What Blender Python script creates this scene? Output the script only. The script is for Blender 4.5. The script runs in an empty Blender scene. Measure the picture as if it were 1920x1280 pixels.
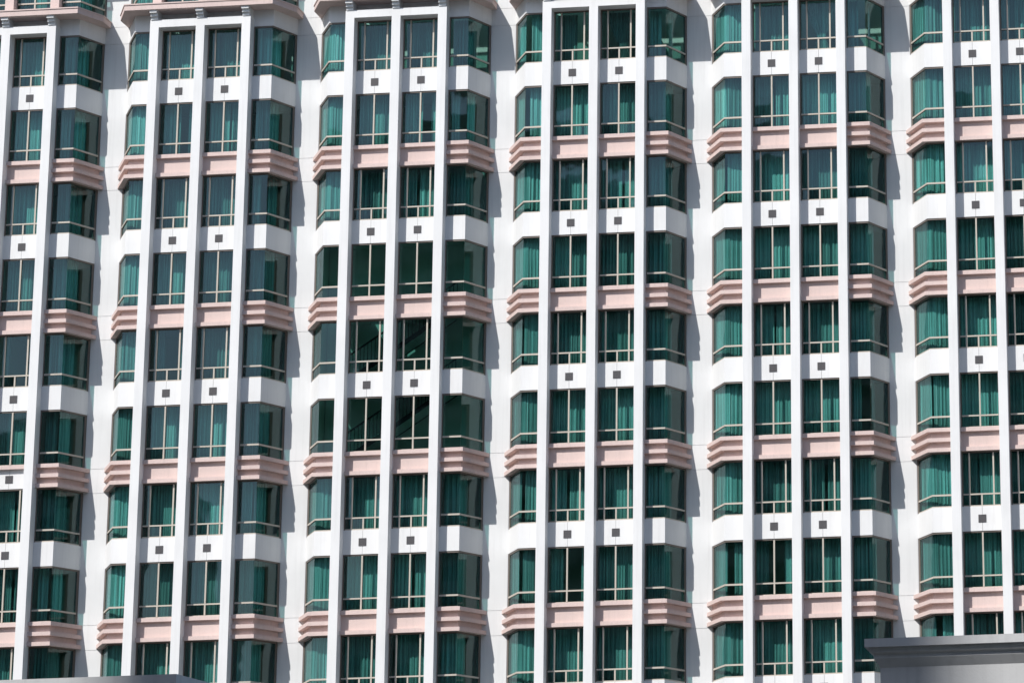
import bpy, math, random
from mathutils import Matrix, Vector
R = math.radians
rnd = random.Random(7)
S = bpy.context.scene

# ------------------------------------------------------------------ camera
H = 31.64                                   # height of the facade datum above the ground
yaw, pitch, roll = 0.066936, 0.249144, -0.027185
fw = Vector((-math.sin(yaw)*math.cos(pitch), math.cos(yaw)*math.cos(pitch), math.sin(pitch)))
rt = Vector((math.cos(yaw), math.sin(yaw), 0)); up = rt.cross(fw)
r2 = rt*math.cos(roll) + up*math.sin(roll); u2 = up*math.cos(roll) - rt*math.sin(roll)
cd = bpy.data.cameras.new('camera'); cam = bpy.data.objects.new('camera', cd); S.collection.objects.link(cam)
M = Matrix((r2, u2, -fw)).transposed().to_4x4(); M.translation = Vector((30.952, -124.736, -29.940 + H)); cam.matrix_world = M
cd.sensor_fit = 'HORIZONTAL'; cd.sensor_width = 36; cd.lens = 112.5
cd.shift_x = -1000.94/1920; cd.shift_y = -200.7/1920          # the photograph is an off-centre crop
cd.clip_start = 0.5; cd.clip_end = 3000
S.camera = cam
# ------------------------------------------------------------------ light
SAZ, SEL = R(33), R(46)                     # sun to the left of the facade normal, behind the camera
to_sun = Vector((-math.sin(SAZ)*math.cos(SEL), -math.cos(SAZ)*math.cos(SEL), math.sin(SEL)))
W = bpy.data.worlds.new('World'); S.world = W; W.use_nodes = True
wn = W.node_tree; bgn = wn.nodes['Background']
sky = wn.nodes.new('ShaderNodeTexSky'); sky.sky_type = 'NISHITA'; sky.sun_disc = False
sky.sun_elevation = SEL; sky.sun_rotation = math.atan2(to_sun.x, to_sun.y); sky.dust_density = 0.8; sky.ozone_density = 0.6
wn.links.new(sky.outputs[0], bgn.inputs[0]); bgn.inputs[1].default_value = 0.125
sl = bpy.data.lights.new('sun', 'SUN'); sl.energy = 4.2; sl.angle = R(0.53); sl.color = (1, 0.97, 0.93)
sun = bpy.data.objects.new('sun', sl); S.collection.objects.link(sun)
sun.rotation_euler = to_sun.to_track_quat('Z', 'Y').to_euler(); sun.location = (0, 0, 200)
vs = S.view_settings; vs.view_transform = 'Standard'; vs.look = 'None'; vs.exposure = 0.22; vs.gamma = 1
S.render.engine = 'CYCLES'; cy = S.cycles
cy.max_bounces = 8; cy.diffuse_bounces = 4; cy.glossy_bounces = 4; cy.transparent_max_bounces = 16
cy.caustics_reflective = False; cy.caustics_refractive = False
cy.use_denoising = True

# ------------------------------------------------------------------ materials
def mat(name):
    m = bpy.data.materials.new(name); m.use_nodes = True; nt = m.node_tree
    return m, nt, nt.nodes['Principled BSDF'], nt.nodes['Material Output']
def node(nt, t, **kw):
    n = nt.nodes.new(t)
    for k, v in kw.items(): setattr(n, k, v)
    return n
def paint(name, col, rough=0.75, dirt=0.12, bump=0.0, bscale=30.0, streak=0.10, grain=0.0):
    m, nt, b, o = mat(name); L = nt.links.new
    g = node(nt, 'ShaderNodeNewGeometry')
    n1 = node(nt, 'ShaderNodeTexNoise'); n1.inputs['Scale'].default_value = 0.6; n1.inputs['Detail'].default_value = 5
    L(g.outputs['Position'], n1.inputs['Vector'])
    mp = node(nt, 'ShaderNodeMapping'); mp.inputs['Scale'].default_value = (5, 5, 0.25); L(g.outputs['Position'], mp.inputs['Vector'])
    n2 = node(nt, 'ShaderNodeTexNoise'); n2.inputs['Scale'].default_value = 1.5; n2.inputs['Detail'].default_value = 4
    L(mp.outputs[0], n2.inputs['Vector'])
    r1 = node(nt, 'ShaderNodeMapRange'); r1.inputs[1].default_value = .35; r1.inputs[2].default_value = .7; r1.inputs[3].default_value = 1; r1.inputs[4].default_value = 1-dirt
    r2_ = node(nt, 'ShaderNodeMapRange'); r2_.inputs[1].default_value = .5; r2_.inputs[2].default_value = .8; r2_.inputs[3].default_value = 1; r2_.inputs[4].default_value = 1-streak
    L(n1.outputs[0], r1.inputs[0]); L(n2.outputs[0], r2_.inputs[0])
    mu = node(nt, 'ShaderNodeMath', operation='MULTIPLY'); L(r1.outputs[0], mu.inputs[0]); L(r2_.outputs[0], mu.inputs[1])
    last = mu.outputs[0]
    if grain:
        n3 = node(nt, 'ShaderNodeTexNoise'); n3.inputs['Scale'].default_value = 25; n3.inputs['Detail'].default_value = 3; L(g.outputs['Position'], n3.inputs['Vector'])
        r3 = node(nt, 'ShaderNodeMapRange'); r3.inputs[1].default_value = .3; r3.inputs[2].default_value = .7; r3.inputs[3].default_value = 1-grain; r3.inputs[4].default_value = 1+grain
        L(n3.outputs[0], r3.inputs[0]); m2 = node(nt, 'ShaderNodeMath', operation='MULTIPLY'); L(last, m2.inputs[0]); L(r3.outputs[0], m2.inputs[1]); last = m2.outputs[0]
    vm = node(nt, 'ShaderNodeVectorMath', operation='SCALE'); vm.inputs[0].default_value = col; L(last, vm.inputs['Scale'])
    L(vm.outputs[0], b.inputs['Base Color']); b.inputs['Roughness'].default_value = rough
    b.inputs['Specular IOR Level'].default_value = 0.3
    if bump:
        nb = node(nt, 'ShaderNodeTexNoise'); nb.inputs['Scale'].default_value = bscale; nb.inputs['Detail'].default_value = 4; L(g.outputs['Position'], nb.inputs['Vector'])
        bn = node(nt, 'ShaderNodeBump'); bn.inputs['Strength'].default_value = bump; bn.inputs['Distance'].default_value = .03
        L(nb.outputs[0], bn.inputs['Height']); L(bn.outputs[0], b.inputs['Normal'])
    return m
WHITE = paint('white_paint', (.78, .78, .775), dirt=.07, streak=.075)
WALL = paint('wall_paint', (.755, .76, .76), dirt=.07, streak=.075)
PINK = paint('pink_stucco', (.69, .55, .51), rough=.9, dirt=.08, bump=.3, bscale=55, grain=.05)
FRAME = paint('champagne_aluminium', (.52, .475, .41), rough=.5, dirt=.08, streak=.0)
FRAME_SHADE = paint('shaded_aluminium', (.17, .145, .125), rough=.5, dirt=.08, streak=.0)  # recess shade on jambs and heads put into the frame colour
VENT = paint('vent_grey', (.095, .092, .097), rough=.6)
ROOM = paint('room_plaster', (.72, .70, .64), dirt=.1)
SLAB = paint('slab_concrete', (.5, .49, .46))
GREY = paint('grey_render', (.56, .565, .57), rough=.85, dirt=.12, streak=.12, bump=.1)
TOWER = paint('tower_concrete', (.34, .33, .31), rough=.8, dirt=.2)
RAIL = paint('railing_black', (.02, .022, .022), rough=.5)
GROUND = paint('paving', (.12, .12, .115), rough=.9, dirt=.25)

def glass_mat(name, tint):
    m, nt, b, o = mat(name); nt.nodes.remove(b); L = nt.links.new
    t = node(nt, 'ShaderNodeBsdfTransparent'); t.inputs[0].default_value = tint
    gl = node(nt, 'ShaderNodeBsdfGlossy'); gl.inputs['Roughness'].default_value = .02; gl.inputs[0].default_value = (.85, .95, 1, 1)
    lw = node(nt, 'ShaderNodeLayerWeight'); pw = node(nt, 'ShaderNodeMath', operation='POWER'); pw.inputs[1].default_value = 5; L(lw.outputs['Facing'], pw.inputs[0])
    fr = node(nt, 'ShaderNodeMath', operation='MULTIPLY_ADD'); fr.inputs[1].default_value = .25; fr.inputs[2].default_value = .045; L(pw.outputs[0], fr.inputs[0])
    g = node(nt, 'ShaderNodeNewGeometry'); nb = node(nt, 'ShaderNodeTexNoise'); nb.inputs['Scale'].default_value = 1.3; nb.inputs['Detail'].default_value = 1
    L(g.outputs['Position'], nb.inputs['Vector']); bn = node(nt, 'ShaderNodeBump'); bn.inputs['Strength'].default_value = .05; bn.inputs['Distance'].default_value = .03
    L(nb.outputs[0], bn.inputs['Height'])
    oi = node(nt, 'ShaderNodeObjectInfo'); wn2 = node(nt, 'ShaderNodeTexWhiteNoise', noise_dimensions='1D'); L(oi.outputs['Random'], wn2.inputs['W'])   # every pane sits a little out of true
    sb = node(nt, 'ShaderNodeVectorMath', operation='SUBTRACT'); L(wn2.outputs['Color'], sb.inputs[0]); sb.inputs[1].default_value = (.5, .5, .5)
    sc = node(nt, 'ShaderNodeVectorMath', operation='SCALE'); L(sb.outputs[0], sc.inputs[0]); sc.inputs['Scale'].default_value = .035
    ad = node(nt, 'ShaderNodeVectorMath', operation='ADD'); L(bn.outputs[0], ad.inputs[0]); L(sc.outputs[0], ad.inputs[1])
    nm = node(nt, 'ShaderNodeVectorMath', operation='NORMALIZE'); L(ad.outputs[0], nm.inputs[0]); L(nm.outputs[0], gl.inputs['Normal'])
    mx = node(nt, 'ShaderNodeMixShader'); L(fr.outputs[0], mx.inputs[0]); L(t.outputs[0], mx.inputs[1]); L(gl.outputs[0], mx.inputs[2])
    L(mx.outputs[0], o.inputs[0]); return m
GLASS = glass_mat('green_tinted_glass', (.53, .745, .72, 1))
DARK_GLASS = glass_mat('dark_green_glass', (.45, .62, .59, 1))
def curtain_mat():
    m, nt, b, o = mat('curtain_cloth'); L = nt.links.new
    oi = node(nt, 'ShaderNodeObjectInfo'); mr = node(nt, 'ShaderNodeMapRange'); mr.inputs[3].default_value = .55; mr.inputs[4].default_value = 1.1
    L(oi.outputs['Random'], mr.inputs[0])
    g = node(nt, 'ShaderNodeNewGeometry'); mp = node(nt, 'ShaderNodeMapping'); mp.inputs['Scale'].default_value = (14, 14, .15); L(g.outputs['Position'], mp.inputs[0])
    n = node(nt, 'ShaderNodeTexNoise'); n.inputs['Scale'].default_value = 1; n.inputs['Detail'].default_value = 3; L(mp.outputs[0], n.inputs['Vector'])
    m2 = node(nt, 'ShaderNodeMapRange'); m2.inputs[1].default_value = .35; m2.inputs[2].default_value = .65; m2.inputs[3].default_value = .5; m2.inputs[4].default_value = 1.1; L(n.outputs[0], m2.inputs[0])  # light and shade of the folds put into the cloth colour as upright stripes
    mu = node(nt, 'ShaderNodeMath', operation='MULTIPLY'); L(mr.outputs[0], mu.inputs[0]); L(m2.outputs[0], mu.inputs[1])
    vm = node(nt, 'ShaderNodeVectorMath', operation='SCALE'); vm.inputs[0].default_value = (.90, .91, .92); L(mu.outputs[0], vm.inputs['Scale'])
    nt.nodes.remove(b); df = node(nt, 'ShaderNodeBsdfDiffuse'); L(vm.outputs[0], df.inputs[0])
    gs = node(nt, 'ShaderNodeBsdfGlossy'); gs.inputs['Roughness'].default_value = .54; gt = node(nt, 'ShaderNodeVectorMath', operation='SCALE'); gt.inputs[0].default_value = (1, 1.05, 1.05); L(mu.outputs[0], gt.inputs['Scale']); L(gt.outputs[0], gs.inputs[0])
    mx = node(nt, 'ShaderNodeMixShader'); mx.inputs[0].default_value = .6; L(df.outputs[0], mx.inputs[1]); L(gs.outputs[0], mx.inputs[2]); L(mx.outputs[0], o.inputs[0])
    return m
CURT = curtain_mat()

# ------------------------------------------------------------------ helpers
LK = S.collection.objects.link
cache = {}
def emp(name, loc=(0, 0, 0), parent=None):
    o = bpy.data.objects.new(name, None); LK(o); o.location = loc; o.parent = parent; o.empty_display_size = .3; return o
def tag(o, label, cat, group=None, kind=None):
    o['label'] = label
    if cat: o['category'] = cat
    if group: o['group'] = group
    if kind: o['kind'] = kind
    return o
def mk(name, me, loc, parent):
    o = bpy.data.objects.new(name, me); LK(o); o.location = loc; o.parent = parent; return o
def vbox(V, F, x0, x1, y0, y1, z0, z1):
    n = len(V)
    V += [(x0,y0,z0),(x1,y0,z0),(x1,y1,z0),(x0,y1,z0),(x0,y0,z1),(x1,y0,z1),(x1,y1,z1),(x0,y1,z1)]
    F += [tuple(n+i for i in f) for f in ((0,3,2,1),(4,5,6,7),(0,1,5,4),(1,2,6,5),(2,3,7,6),(3,0,4,7))]
def vprism(V, F, poly, z0, z1):
    a = sum(poly[i][0]*poly[(i+1) % len(poly)][1]-poly[(i+1) % len(poly)][0]*poly[i][1] for i in range(len(poly)))
    if a < 0: poly = poly[::-1]
    n, k = len(V), len(poly)
    V += [(x, y, z0) for x, y in poly] + [(x, y, z1) for x, y in poly]
    F += [tuple(n+i for i in reversed(range(k))), tuple(n+k+i for i in range(k))]
    F += [(n+i, n+(i+1) % k, n+k+(i+1) % k, n+k+i) for i in range(k)]
def mesh(name, V, F, m, smooth=False):
    me = bpy.data.meshes.new(name); me.from_pydata(V, [], F); me.materials.append(m)
    if smooth: me.polygons.foreach_set('use_smooth', [True]*len(me.polygons))
    me.update(); return me
def box(name, x0, x1, y0, y1, z0, z1, m, parent, off=(0, 0, 0)):
    k = ('b', round(x1-x0, 4), round(y1-y0, 4), round(z1-z0, 4), m.name)
    if k not in cache:
        V, F = [], []; a, b, c = (x1-x0)/2, (y1-y0)/2, (z1-z0)/2; vbox(V, F, -a, a, -b, b, -c, c); cache[k] = mesh(name, V, F, m)
    return mk(name, cache[k], ((x0+x1)/2+off[0], (y0+y1)/2+off[1], (z0+z1)/2+off[2]), parent)
def prism(name, poly, z0, z1, m, parent, off=(0, 0, 0)):
    k = ('p', tuple(poly), round(z1-z0, 4), m.name)
    if k not in cache:
        V, F = [], []; vprism(V, F, list(poly), 0, z1-z0); cache[k] = mesh(name, V, F, m)
    return mk(name, cache[k], (off[0], off[1], z0+off[2]), parent)
def part(name, key, build, m, parent, off):
    if key not in cache:
        V, F = [], []; build(V, F); cache[key] = mesh(name, V, F, m)
    return mk(name, cache[key], off, parent)

# ------------------------------------------------------------------ setting: ground
V, F = [], []; vbox(V, F, -1500, 1500, -1500, 1500, -.5, 0)
g = mk('ground', mesh('ground', V, F, GROUND), (0, 0, 0), None); g['kind'] = 'structure'; g['label'] = 'pale paved ground around the buildings'

# ------------------------------------------------------------------ the hotel
PW, PX, PY = .185, 1.95, -.494              # pilaster half width, spacing, front plane
WY = 1.40                                   # plane of the wall between the bays
CX, EXS = 2.955, {1: 3.565, -1: 3.70}                       # oriel corner, foot of the oriel at the wall
BP = 8.3; NB = 6
XI = PX+PW                                  # inner edge of an oriel (pilaster flank)
U = 6.4                                     # two storeys
hotel = emp('hotel_building', (0, 0, 0))
tag(hotel, 'white hotel tower with angled bay windows, slim pilasters and pale pink bands', 'building')
TS = {}                                     # direction of each angled face in plan (drawn for the right side, mirrored for the left)
for s_ in (1, -1):
    tl = math.hypot(EXS[s_]-CX, WY); TS[s_] = ((EXS[s_]-CX)/tl, WY/tl)
def C(p, s): TX, TY = TS[s]; return (CX+TY*p+TX*(TX-1)*p/TY, -p)
def E(p, s):
    TX, TY = TS[s]; t = (WY+TX*p)/TY; return (CX+TY*p+TX*t, WY)
def along(p, d, s):                         # a point d metres before the foot of the angled face
    TX, TY = TS[s]; ex, ey = E(p, s); return (ex-TX*d, ey-TY*d)
def mir(poly, s): return tuple((round(x*s, 4), round(y, 4)) for x, y in poly)
def shell(p0, p1, s, xi=XI): return mir([(xi, -p0), C(p0, s), E(p0, s), E(p1, s), C(p1, s), (xi, -p1)], s)

def flat_frame(V, F, w, h, kind):
    a = w/2; y0, y1 = .03, .11
    tz = .49
    vbox(V, F, -a+.055, a-.055, y0-.01, y1, 0, .05)
    vbox(V, F, -a+.055, a-.055, .012, y1-.005, tz-.029, tz+.029)
    if kind == 'even':
        for x in (-.48, .48):
            vbox(V, F, x-.03, x+.03, .018, y1-.008, tz+.029, h-.06); vbox(V, F, x-.03, x+.03, .018, y1-.008, .05, tz-.029)
        vbox(V, F, -.03, .03, .018, y1-.008, .05, tz-.029)
    else:
        vbox(V, F, -.03, .03, .005, y1-.008, tz+.029, h-.06); vbox(V, F, -.03, .03, .005, y1-.008, .05, tz-.029)
def flat_jambs(V, F, w, h):
    a = w/2; y0, y1 = .03, .11
    vbox(V, F, -a, -a+.055, y0, y1, 0, h); vbox(V, F, a-.055, a, y0, y1, 0, h); vbox(V, F, -a+.055, a-.055, y0, y1, h-.06, h)
def flat_window(x, zb, zt, kind, off):
    w = 2*(PX/2-PW); h = zt-zb
    win = emp('window', (off[0]+x, 0, off[2]+zb), hotel)
    part('frame', ('fj', round(h, 3)), lambda V, F: flat_jambs(V, F, w, h), FRAME_SHADE, win, (0, 0, 0))
    part('glazing_bars', ('ff', kind, round(h, 3)), lambda V, F: flat_frame(V, F, w, h, kind), FRAME, win, (0, 0, 0))
    a, tz = w/2-.055, .49
    cols = [(-a, -.51), (-.45, .45), (.51, a)] if kind == 'even' else [(-a, -.03), (.03, a)]
    low = [(-a, -.51), (-.45, -.03), (.03, .45), (.51, a)] if kind == 'even' else cols
    for x0, x1 in cols: box('pane', x0, x1, .062, .07, tz+.029, h-.06, GLASS, win)
    for x0, x1 in low: box('pane', x0, x1, .062, .07, .05, tz-.029, DARK_GLASS, win)
    return win
def oriel_bar(V, F, s, p0, p1, z0, z1):
    j = .09; vprism(V, F, list(mir([(XI+.05, -p0), C(p0, s), along(p0, j, s), along(p1, j, s), C(p1, s), (XI+.05, -p1)], s)), z0, z1)
def oriel_bars(V, F, s):
    oriel_bar(V, F, s, -.015, -.10, 0, .05); oriel_bar(V, F, s, -.012, -.085, .49-.035, .49+.035)
def oriel_frame(V, F, s, h):
    tz = .49; j = .09
    oriel_bar(V, F, s, -.02, -.10, h-.07, h)
    vprism(V, F, list(mir([(XI, .02), (XI+.05, .02), (XI+.05, .10), (XI, .10)], s)), 0, h)
    vprism(V, F, list(mir([along(-.018, j, s), E(-.018, s), E(-.10, s), along(-.10, j, s)], s)), 0, h)
def oriel_window(s, zb, zt, off):
    h = zt-zb; win = emp('window', (off[0], 0, off[2]+zb), hotel); tz = .49; p0, p1 = -.046, -.054
    part('frame', ('of', s, round(h, 3)), lambda V, F: oriel_frame(V, F, s, h), FRAME_SHADE, win, (0, 0, 0))
    part('glazing_bars', ('ob', s), lambda V, F: oriel_bars(V, F, s), FRAME, win, (0, 0, 0))
    c0, c1 = C(p0, s), C(p1, s)
    A = mir([(XI+.05, -p0), (c0[0]-.004, c0[1]), (c1[0]-.004, c1[1]), (XI+.05, -p1)], s)
    q0 = (c0[0]+.003, c0[1]+.006); q1 = (c1[0]+.003, c1[1]+.006)
    B = mir([q0, along(p0, .09, s), along(p1, .09, s), q1], s)
    for poly in (A, B):
        prism('pane', poly, tz+.035, h-.07, GLASS, win); prism('pane', poly, .05, tz-.035, DARK_GLASS, win)
    return win
def vent(V, F):
    a = .155
    vbox(V, F, -a, a, .0, .06, -a, -a+.025); vbox(V, F, -a, a, .0, .06, a-.025, a)
    vbox(V, F, -a, -a+.025, .0, .06, -a+.025, a-.025); vbox(V, F, a-.025, a, .0, .06, -a+.025, a-.025)
    for i in range(7):
        z = -a+.045+i*.0367; vbox(V, F, -a+.025, a-.025, .004, .05, z-.017, z+.016)
    vbox(V, F, -a+.025, a-.025, .05, .058, -a+.025, a-.025)
def bracket(V, F):
    for z0, z1, y in ((.25, .37, -.73), (.125, .25, -.62), (0, .125, -.53)): vbox(V, F, -.15, .15, y, 0, z0, z1)

def white_spandrel(x, zb, zt, off, with_vent=True):
    a = PX/2-PW
    box('spandrel_panel', x-a, x-.006, 0, .15, zb, zt, WHITE, hotel, off); box('spandrel_panel', x+.006, x+a, 0, .15, zb, zt, WHITE, hotel, off)
    if with_vent: part('vent_grille', 'vent', vent, VENT, hotel, (off[0]+x, -.018, off[2]+(zb+zt)/2))
def flat_band(x, off):
    a = PX/2-PW
    b = emp('pink_band', (off[0]+x, 0, off[2]), hotel)
    box('panel', -a, a, 0, .15, -.31, .32, PINK, b); box('ledge', -a, a, -.15, .15, .32, .48, PINK, b); box('ledge', -a, a, -.15, .15, -.47, -.31, PINK, b)
def oriel_band(s, off, flat=False):
    b = emp('pink_band', (off[0], 0, off[2]), hotel)
    prism('panel', shell(0, -.15, s), -.46, .47, PINK, b)
    for z in ((-.475, .335) if flat else (-.475, -.07, .335)):
        if flat: prism('ledge', mir([(XI, -.15), (CX, -.15), (CX, -.002), (XI, -.002)], s), z, z+.155, PINK, b)
        else: prism('ledge', mir([(XI, -.19), C(.19, s), E(.19, s), E(-.02, s), C(-.02, s), (XI, .02)], s), z, z+.155, PINK, b)

FLOOR = mir([(-3.39, 3.2), (-3.39, WY-.02), (-2.84, .155), (2.84, .155), (3.39, WY-.02), (3.39, 3.2)], 1)
STAIR_BAY = 2
ZTOP, ZBOT = 12.30, -19.6
units = (2, 1, 0, -1, -2)
for b in range(NB):
    ox = (b-(NB-1)/2)*BP; vis = lambda s: not (b == 0 and s < 0)
    O = lambda z=0: (ox, 0, H+z)
    # pilasters, portal beam, cornice
    for px in (-PX, 0, PX):
        box('pilaster', px-PW, px+PW, PY, .2, ZBOT, ZTOP, WHITE, hotel, O())
        box('pilaster', px-PW, px+PW, -.30, .2, 13.27, 15.6, PINK, hotel, O())
    box('portal_beam', -XI, XI, PY, 0, ZTOP, 12.63, WHITE, hotel, O())
    box('frieze', -XI, XI, 0, .2, ZTOP+.002, 13.0, WHITE, hotel, O())
    for s in (-1, 1): prism('frieze', shell(0, -.2, s), ZTOP+.002, 13.0, WHITE, hotel, O())
    corn = emp('cornice', O(13.0), hotel)
    prism('slab', ((-3.15, -.8), (3.15, -.8), (3.78, .49), (3.78, WY), (-3.78, WY), (-3.78, .49)), 0, .22, PINK, corn)
    prism('coping', ((-3.17, -.83), (3.17, -.83), (3.81, .48), (3.81, WY), (-3.81, WY), (-3.81, .48)), .22, .27, PINK, corn)
    for px in (-PX, 0, PX): part('bracket', 'br', bracket, WHITE, corn, (px, 0, -.37))
    # storeys
    rows = [(-1, 13.30, 15.56, 'odd')]
    for ui, k in enumerate(units):
        z = U*k
        rows.append((2*ui, z-2.68, (z-.50 if k == 2 else z-.47), 'even')); rows.append((2*ui+1, z-5.92, z-3.66, 'odd'))
        for x in (-PX/2, PX/2): white_spandrel(x, -3.66, -2.68, O(z))
        for s in (-1, 1): prism('spandrel_panel', shell(0, -.15, s), -3.66, -2.68, WHITE, hotel, O(z))
        if k < 2:
            for x in (-PX/2, PX/2):
                if b == 0 and k == -1 and x > 0:      # one band here is repaired in white, with a vent of its own
                    white_spandrel(x, -.47, .32, O(z)); box('ledge', x-PX/2+PW, x+PX/2-PW, -.15, .15, .32, .48, PINK, hotel, O(z))
                else: flat_band(x, O(z))
            for s in (-1, 1): oriel_band(s, O(z))
        if b == STAIR_BAY and k in (0, 1):            # floors; the opening is added to let sun onto the stair wall
            for z0, z1, holes in ((-3.32, -3.02, []), (-.15, .15, [(-1.5, -.25, .12)])):
                if k == 1: holes = []
                x = -2.85
                for h0, h1, hy in holes:
                    box('floor_slab', x, h0, .15, 2.3, z0, z1, SLAB, hotel, O(z))
                    if hy > .15: box('floor_slab', h0, h1, .15, hy, z0, z1, SLAB, hotel, O(z))
                    x = h1
                box('floor_slab', x, 2.85, .15, 2.3, z0, z1, SLAB, hotel, O(z))
            continue
        prism('floor_slab', FLOOR, -3.32, -3.02, SLAB, hotel, O(z))
        if k < 2: prism('floor_slab', FLOOR, -.15, .15, SLAB, hotel, O(z))
    for r, zb, zt, kind in rows:
        for x in (-PX/2, PX/2): flat_window(x, zb, zt, kind, O())
        for s in (-1, 1): oriel_window(s, zb, zt, O())
    for x in (-PX/2, PX/2): flat_band(x, O(-3*U))
    for s in (-1, 1): oriel_band(s, O(-3*U))
    # rooms behind the glass
    box('room_wall', -3.39, 3.39, 3.2, 3.35, ZBOT, 15.9, ROOM, hotel, O())
    for x in (-3.44, 3.44): box('room_wall', x-.05, x+.05, 1.6, 3.2, ZBOT, 15.9, ROOM, hotel, O())
    if b != STAIR_BAY: box('partition_wall', -.06, .06, .2, 3.19, ZBOT, 15.9, ROOM, hotel, O())
    box('parapet', -3.6, 3.6, 0, 3.35, 15.9, 17.2, WHITE, hotel, O())
# wall between the bays
zlev = [ZBOT]
for k in (-3, -2, -1, 0, 1): zlev += [U*k-.525, U*k+.485]
zlev += [12.27, 13.03, 17.2]
for i in range(NB+1):
    xa, xb = (i-(NB-1)/2-1)*BP+EXS[1], (i-(NB-1)/2)*BP-EXS[-1]
    box('backing_wall', xa-.16, xb+.16, WY+.02, WY+.25, ZBOT, 17.2, WALL, hotel, (0, 0, H))
    for z0, z1 in zip(zlev[:-1], zlev[1:]): box('wall_panel', xa, xb, WY, WY+.02, z0+.009, z1-.009, WALL, hotel, (0, 0, H))
xa, xb = -(NB/2)*BP-1, (NB/2)*BP+1
box('lower_wall', xa, xb, .25, 3.35, -H, ZBOT, WHITE, hotel, (0, 0, H))
box('roof', xa, xb, 3.35, 14, -H, 17.2, WHITE, hotel, (0, 0, H))

# staircase seen through the uncurtained windows
def staircase(zf, ox):
    st = emp('staircase', (ox, 0, H+zf), hotel); n, run, rise = 18, 4.9/18, 3.2/18
    V, F = [], []
    for i in range(n): box('step', -2.4+i*run, -2.4+(i+1)*run+.03, 1.0, 2.1, (i+1)*rise-.06, (i+1)*rise, SLAB, st)
    def stringer(V, F):
        for y in (.96, 2.1):
            k = len(V); V += [(-2.4, y, -.1), (2.5, y, 3.1), (2.5, y, 3.32), (-2.4, y, .12), (-2.4, y+.04, -.1), (2.5, y+.04, 3.1), (2.5, y+.04, 3.32), (-2.4, y+.04, .12)]
            F += [tuple(k+i for i in f) for f in ((0,1,2,3),(7,6,5,4),(0,4,5,1),(3,2,6,7),(0,3,7,4),(1,5,6,2))]
    part('stringer', 'stringer', stringer, RAIL, st, (0, 0, 0))
    def waist(V, F):
        k = len(V); V += [(-2.4, 1.0, -.06), (2.5, 1.0, 3.14), (2.5, 1.0, 3.2), (-2.4, 1.0, .0), (-2.4, 2.1, -.06), (2.5, 2.1, 3.14), (2.5, 2.1, 3.2), (-2.4, 2.1, .0)]
        F += [tuple(k+i for i in f) for f in ((0,1,2,3),(7,6,5,4),(0,4,5,1),(3,2,6,7),(0,3,7,4),(1,5,6,2))]
    part('soffit', 'waist', waist, SLAB, st, (0, 0, 0))
    def rail(V, F):
        k = len(V); V += [(-2.4, .95, 1.03), (2.5, .95, 4.23), (2.5, .95, 4.30), (-2.4, .95, 1.10), (-2.4, 1.01, 1.03), (2.5, 1.01, 4.23), (2.5, 1.01, 4.30), (-2.4, 1.01, 1.10)]
        F += [tuple(k+i for i in f) for f in ((0,1,2,3),(7,6,5,4),(0,4,5,1),(3,2,6,7),(0,3,7,4),(1,5,6,2))]
    part('handrail', 'handrail', rail, RAIL, st, (0, 0, 0))
    for i in range(32):
        x = -2.32+i*.153; box('baluster', x-.012, x+.012, .968, .992, .1+(x+2.4)*.653, 1.05+(x+2.4)*.653, RAIL, st)
sx = (STAIR_BAY-2.5)*BP
for zf in (-3.02, -6.25): staircase(zf, sx)
box('stair_wall', -3.35, 3.35, 2.3, 2.4, -6.25, 6.2, ROOM, hotel, (sx, 0, H))

# ------------------------------------------------------------------ curtains
ORD = ['first', 'second', 'third', 'fourth', 'fifth', 'sixth', 'seventh', 'eighth', 'ninth', 'tenth']
COL = {'L': 'left corner', 'A': 'left middle', 'B': 'right middle', 'R': 'right corner'}
def path_pts(col):
    if col in 'AB':
        x = -PX/2 if col == 'A' else PX/2; a = PX/2-PW-.03
        return [(x-a, .58), (x+a, .58)]
    if col == 'R': return [(XI+.03, .62), (2.74, .62), (3.0, 1.08)]
    pts = [(XI+.03, .40), (C(-.27, -1)[0], .32), along(-.14, .06, -1)]
    if col == 'L': pts = [(-x, y) for x, y in reversed(pts)]
    return pts
def sample(pts, s):
    segs = [math.dist(pts[i], pts[i+1]) for i in range(len(pts)-1)]; T = sum(segs); d = s*T
    for i, L in enumerate(segs):
        if d <= L or i == len(segs)-1:
            t = d/L; x = pts[i][0]+(pts[i+1][0]-pts[i][0])*t; y = pts[i][1]+(pts[i+1][1]-pts[i][1])*t
            nx, ny = -(pts[i+1][1]-pts[i][1])/L, (pts[i+1][0]-pts[i][0])/L
            return x, y, nx, ny
        d -= L
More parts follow.
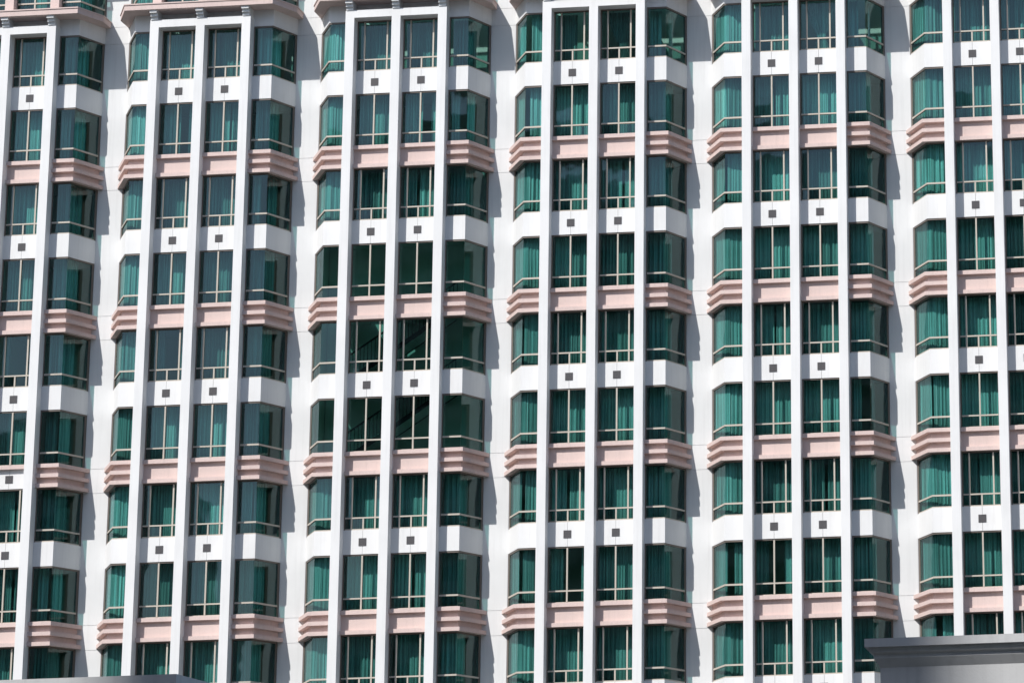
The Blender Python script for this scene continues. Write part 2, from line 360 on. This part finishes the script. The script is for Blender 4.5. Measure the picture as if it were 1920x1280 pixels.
def panel_mesh(pts, s0, s1, z0, z1, seed, tied=None):
    r = random.Random(seed); T = sum(math.dist(pts[i], pts[i+1]) for i in range(len(pts)-1)); w = (s1-s0)*T
    n = max(14, int(w/.016)); wl = r.uniform(.12, .20); ph = r.uniform(0, 6.28)
    a2, w2, p2 = r.uniform(.2, .9), r.uniform(.35, .7), r.uniform(0, 6.28); amp = r.uniform(.024, .04); lean = r.uniform(-.5, .5)
    zs = [0, .25, .5, .75, 1] if not tied else [0, .1, .2, .3, .38, .46, .56, .68, .82, 1]
    V, F = [], []
    for zi, q in enumerate(zs):
        for i in range(n+1):
            u = i/n; d = u*w
            s = s0+(s1-s0)*u
            if tied:                          # gathered by a tie-back: full at the top, narrow at the tie
                c, tz = tied; k = max(.16, min(1, abs(q-tz)/(1-tz) if q > tz else .30+abs(q-tz)*.6)); k = k**.8
                s = c+(s-c)*k
            x, y, nx, ny = sample(pts, min(max(s, 0), 1))
            f = math.sin(6.283*d/wl+ph+a2*math.sin(6.283*d/w2+p2)+lean*q)
            f = f*(.75+.25*math.sin(d*5+p2)) + .35*math.sin(6.283*d/(wl*.43)+p2+1.3*math.sin(d*9))
            o = amp*f*(1.0-.35*q)
            V.append((x+nx*o, y+ny*o, z0+(z1-z0)*q))
        if zi:
            b = zi*(n+1)
            F += [(b-n-1+i, b-n+i, b+i+1, b+i) for i in range(n)]
    return mesh('curtain', V, F, CURT, True)
# windows where the photograph shows the curtains open: (bay, row, column) -> stretches covered
OPEN = {(3,0,'L'): [(0,.36),(.68,1)], (3,1,'L'): [(0,.36),(.66,1)], (3,6,'L'): [(0,.52),(.68,1)], (3,7,'L'): [(0,.42),(.60,1)],
        (4,7,'L'): [(0,.55),(.76,1)], (4,2,'L'): [(0,.48),(.60,1)], (5,8,'L'): [(0,.55),(.74,1)], (3,0,'A'): [(0,.55)],
        (3,7,'A'): [(0,.34),(.80,1)], (4,7,'A'): [(0,.30),(.72,1)], (1,1,'A'): [(0,.48),(.70,1)], (2,1,'B'): [(0,.48),(.72,1)],
        (1,2,'R'): [(0,.30),(.58,1)], (3,0,'R'): [(0,.42),(.78,1)], (4,0,'R'): [(0,.36),(.80,1)], (2,1,'R'): [(0,.30),(.62,1)], (2,7,'B'): [(0,.46),(.54,1)],
        (0,1,'R'): [(0,.36),(.5,1)], (0,4,'B'): [(.0,.2)], (0,0,'R'): [(0,.42),(.48,1)], (1,4,'A'): [(0,.30),(.66,1)], (0,7,'R'): [(0,.4),(.55,1)], (4,5,'R'): [(0,.3),(.8,1)], (2,8,'B'): [(.1,1)]}
TIED = {(3,0,'B'): (.55,.30), (4,0,'B'): (.55,.30)}
slit = random.Random(21)
BARE = {(2,r,c) for r in (3,4,5) for c in 'LABR'}
rows = {}
for ui, k in enumerate(units):
    rows[2*ui] = (U*k-2.68, U*k-.50, 'even'); rows[2*ui+1] = (U*k-5.92, U*k-3.66, 'odd')
rows[-1] = (13.30, 15.56, 'odd')
for b in range(NB):
    ox = (b-(NB-1)/2)*BP
    for r in range(-1, 9):
        for c in 'LABR':
            if (b == 0 and c in 'LA') or (b == 5 and c == 'R') or (b, r, c) in BARE: continue
            if r == -1 and b > 1: continue
            zb, zt, _ = rows[r]; z0, z1 = zb-.28, zt+.02; key = (b, r, c); pts = path_pts(c); seed = b*1000+r*10+'LABR'.index(c)
            where = (f'row above cornice' if r < 0 else f'{ORD[r]} row below cornice')
            base = f'behind {COL[c]} window, {ORD[b]} bay from left, {where}'
            if key in TIED:
                o = mk('curtain', panel_mesh(pts, .03, .97, z0, z1, seed, TIED[key]), (ox, 0, H), None); lab = 'teal curtain tied back '
            elif key not in OPEN and slit.random() < .16:
                m_ = slit.uniform(.38, .62); g_ = slit.uniform(.015, .045)
                o = emp('curtain', (ox, 0, H)); lab = 'slightly open teal curtain '
                for j, (s0, s1) in enumerate(((0, m_-g_), (m_+g_, 1))): mk('curtain_panel', panel_mesh(pts, s0, s1, z0, z1, seed+j*7), (0, 0, 0), o)
            elif key in OPEN and len(OPEN[key]) > 1:
                o = emp('curtain', (ox, 0, H)); lab = 'parted teal curtain '
                for j, (s0, s1) in enumerate(OPEN[key]): mk('curtain_panel', panel_mesh(pts, s0, s1, z0, z1, seed+j*7), (0, 0, 0), o)
            elif key in OPEN:
                o = mk('curtain', panel_mesh(pts, *OPEN[key][0], z0, z1, seed), (ox, 0, H), None); lab = 'half-drawn teal curtain '
            else:
                o = mk('curtain', panel_mesh(pts, .0, 1.0, z0, z1, seed), (ox, 0, H), None); lab = 'closed teal curtain '
            tag(o, lab+base, 'curtain', 'curtains behind the hotel windows')

# ------------------------------------------------------------------ buildings in front of the hotel
def ring_loft(V, F, rings):
    n = len(V); k = len(rings[0])
    for rg in rings: V += rg
    for i in range(len(rings)-1):
        for j in range(k):
            a = n+i*k+j; b2 = n+i*k+(j+1) % k; F.append((a, b2, b2+k, a+k))
    F.append(tuple(n+j for j in reversed(range(k)))); F.append(tuple(n+(len(rings)-1)*k+j for j in range(k)))
rb = emp('grey_building', (24.82, -74.78, 0))
tag(rb, 'low grey rendered building with moulded cornice in lower right foreground', 'building')
box('wall', 0, 14, 0, 12, 0, 7.58, GREY, rb)
def corn2(V, F):
    def rect(o, z): return [(-o, -o, z), (14+o, -o, z), (14+o, 12+o, z), (-o, 12+o, z)]
    ring_loft(V, F, [rect(.002, 7.56), rect(.09, 7.70), rect(.09, 7.76), rect(.15, 7.79), rect(.15, 7.862), rect(.22, 7.864), rect(.22, 7.995)])
part('cornice', 'corn2', corn2, GREY, rb, (0, 0, 0))
lb = emp('roof_pavilion', (9, -75, 0))
tag(lb, 'pale flat roof edge with square corner in lower left foreground', 'building')
poly = ((-6, 0), (4.62, 0), (4.75, 1.9), (5.2, 9), (-6, 9))
inner = ((-6, .25), (4.45, .25), (4.55, 1.9), (5.0, 9), (-6, 9))
prism('fascia', poly, 7.68, 7.83, GREY, lb); prism('wall', inner, 0, 7.68, GREY, lb)

# city blocks round the viewer: mirrored in the glass, outer ones added to dim skylight
def tower(x, y, x0, x1, d, h, label):
    t = emp('tower_block', (x, y, 0)); tag(t, label, 'building')
    box('wall', x0, x1, -d, 0, 0, h, TOWER, t)
    for i in range(int((h-4)/3.2)):
        box('window_band', x0+1.5, x1-1.5, -.05, .04, 4+i*3.2, 5.5+i*3.2, RAIL, t)
    return t
tw = tower(-14, -150, -38, 39, 22, 80, 'concrete tower block with added slim shade slab, mirrored in the hotel windows')
box('shade_slab', -22.4, -11.3, -4, -.2, 82, 120, TOWER, tw)  # unseen slab, added and shaped to shade the low foreground buildings
tower(75, -165, -42, 60, 25, 74, 'wide concrete block right of the viewer, added to dim skylight and reflections')
tower(-125, -140, -60, 55, 25, 58, 'low wide concrete block left of the viewer, added to dim low skylight')
tower(-230, -60, -40, 40, 30, 66, 'far left concrete block added unseen to dim low skylight')
tower(190, -70, -40, 40, 30, 70, 'far right concrete block added unseen to dim low skylight')
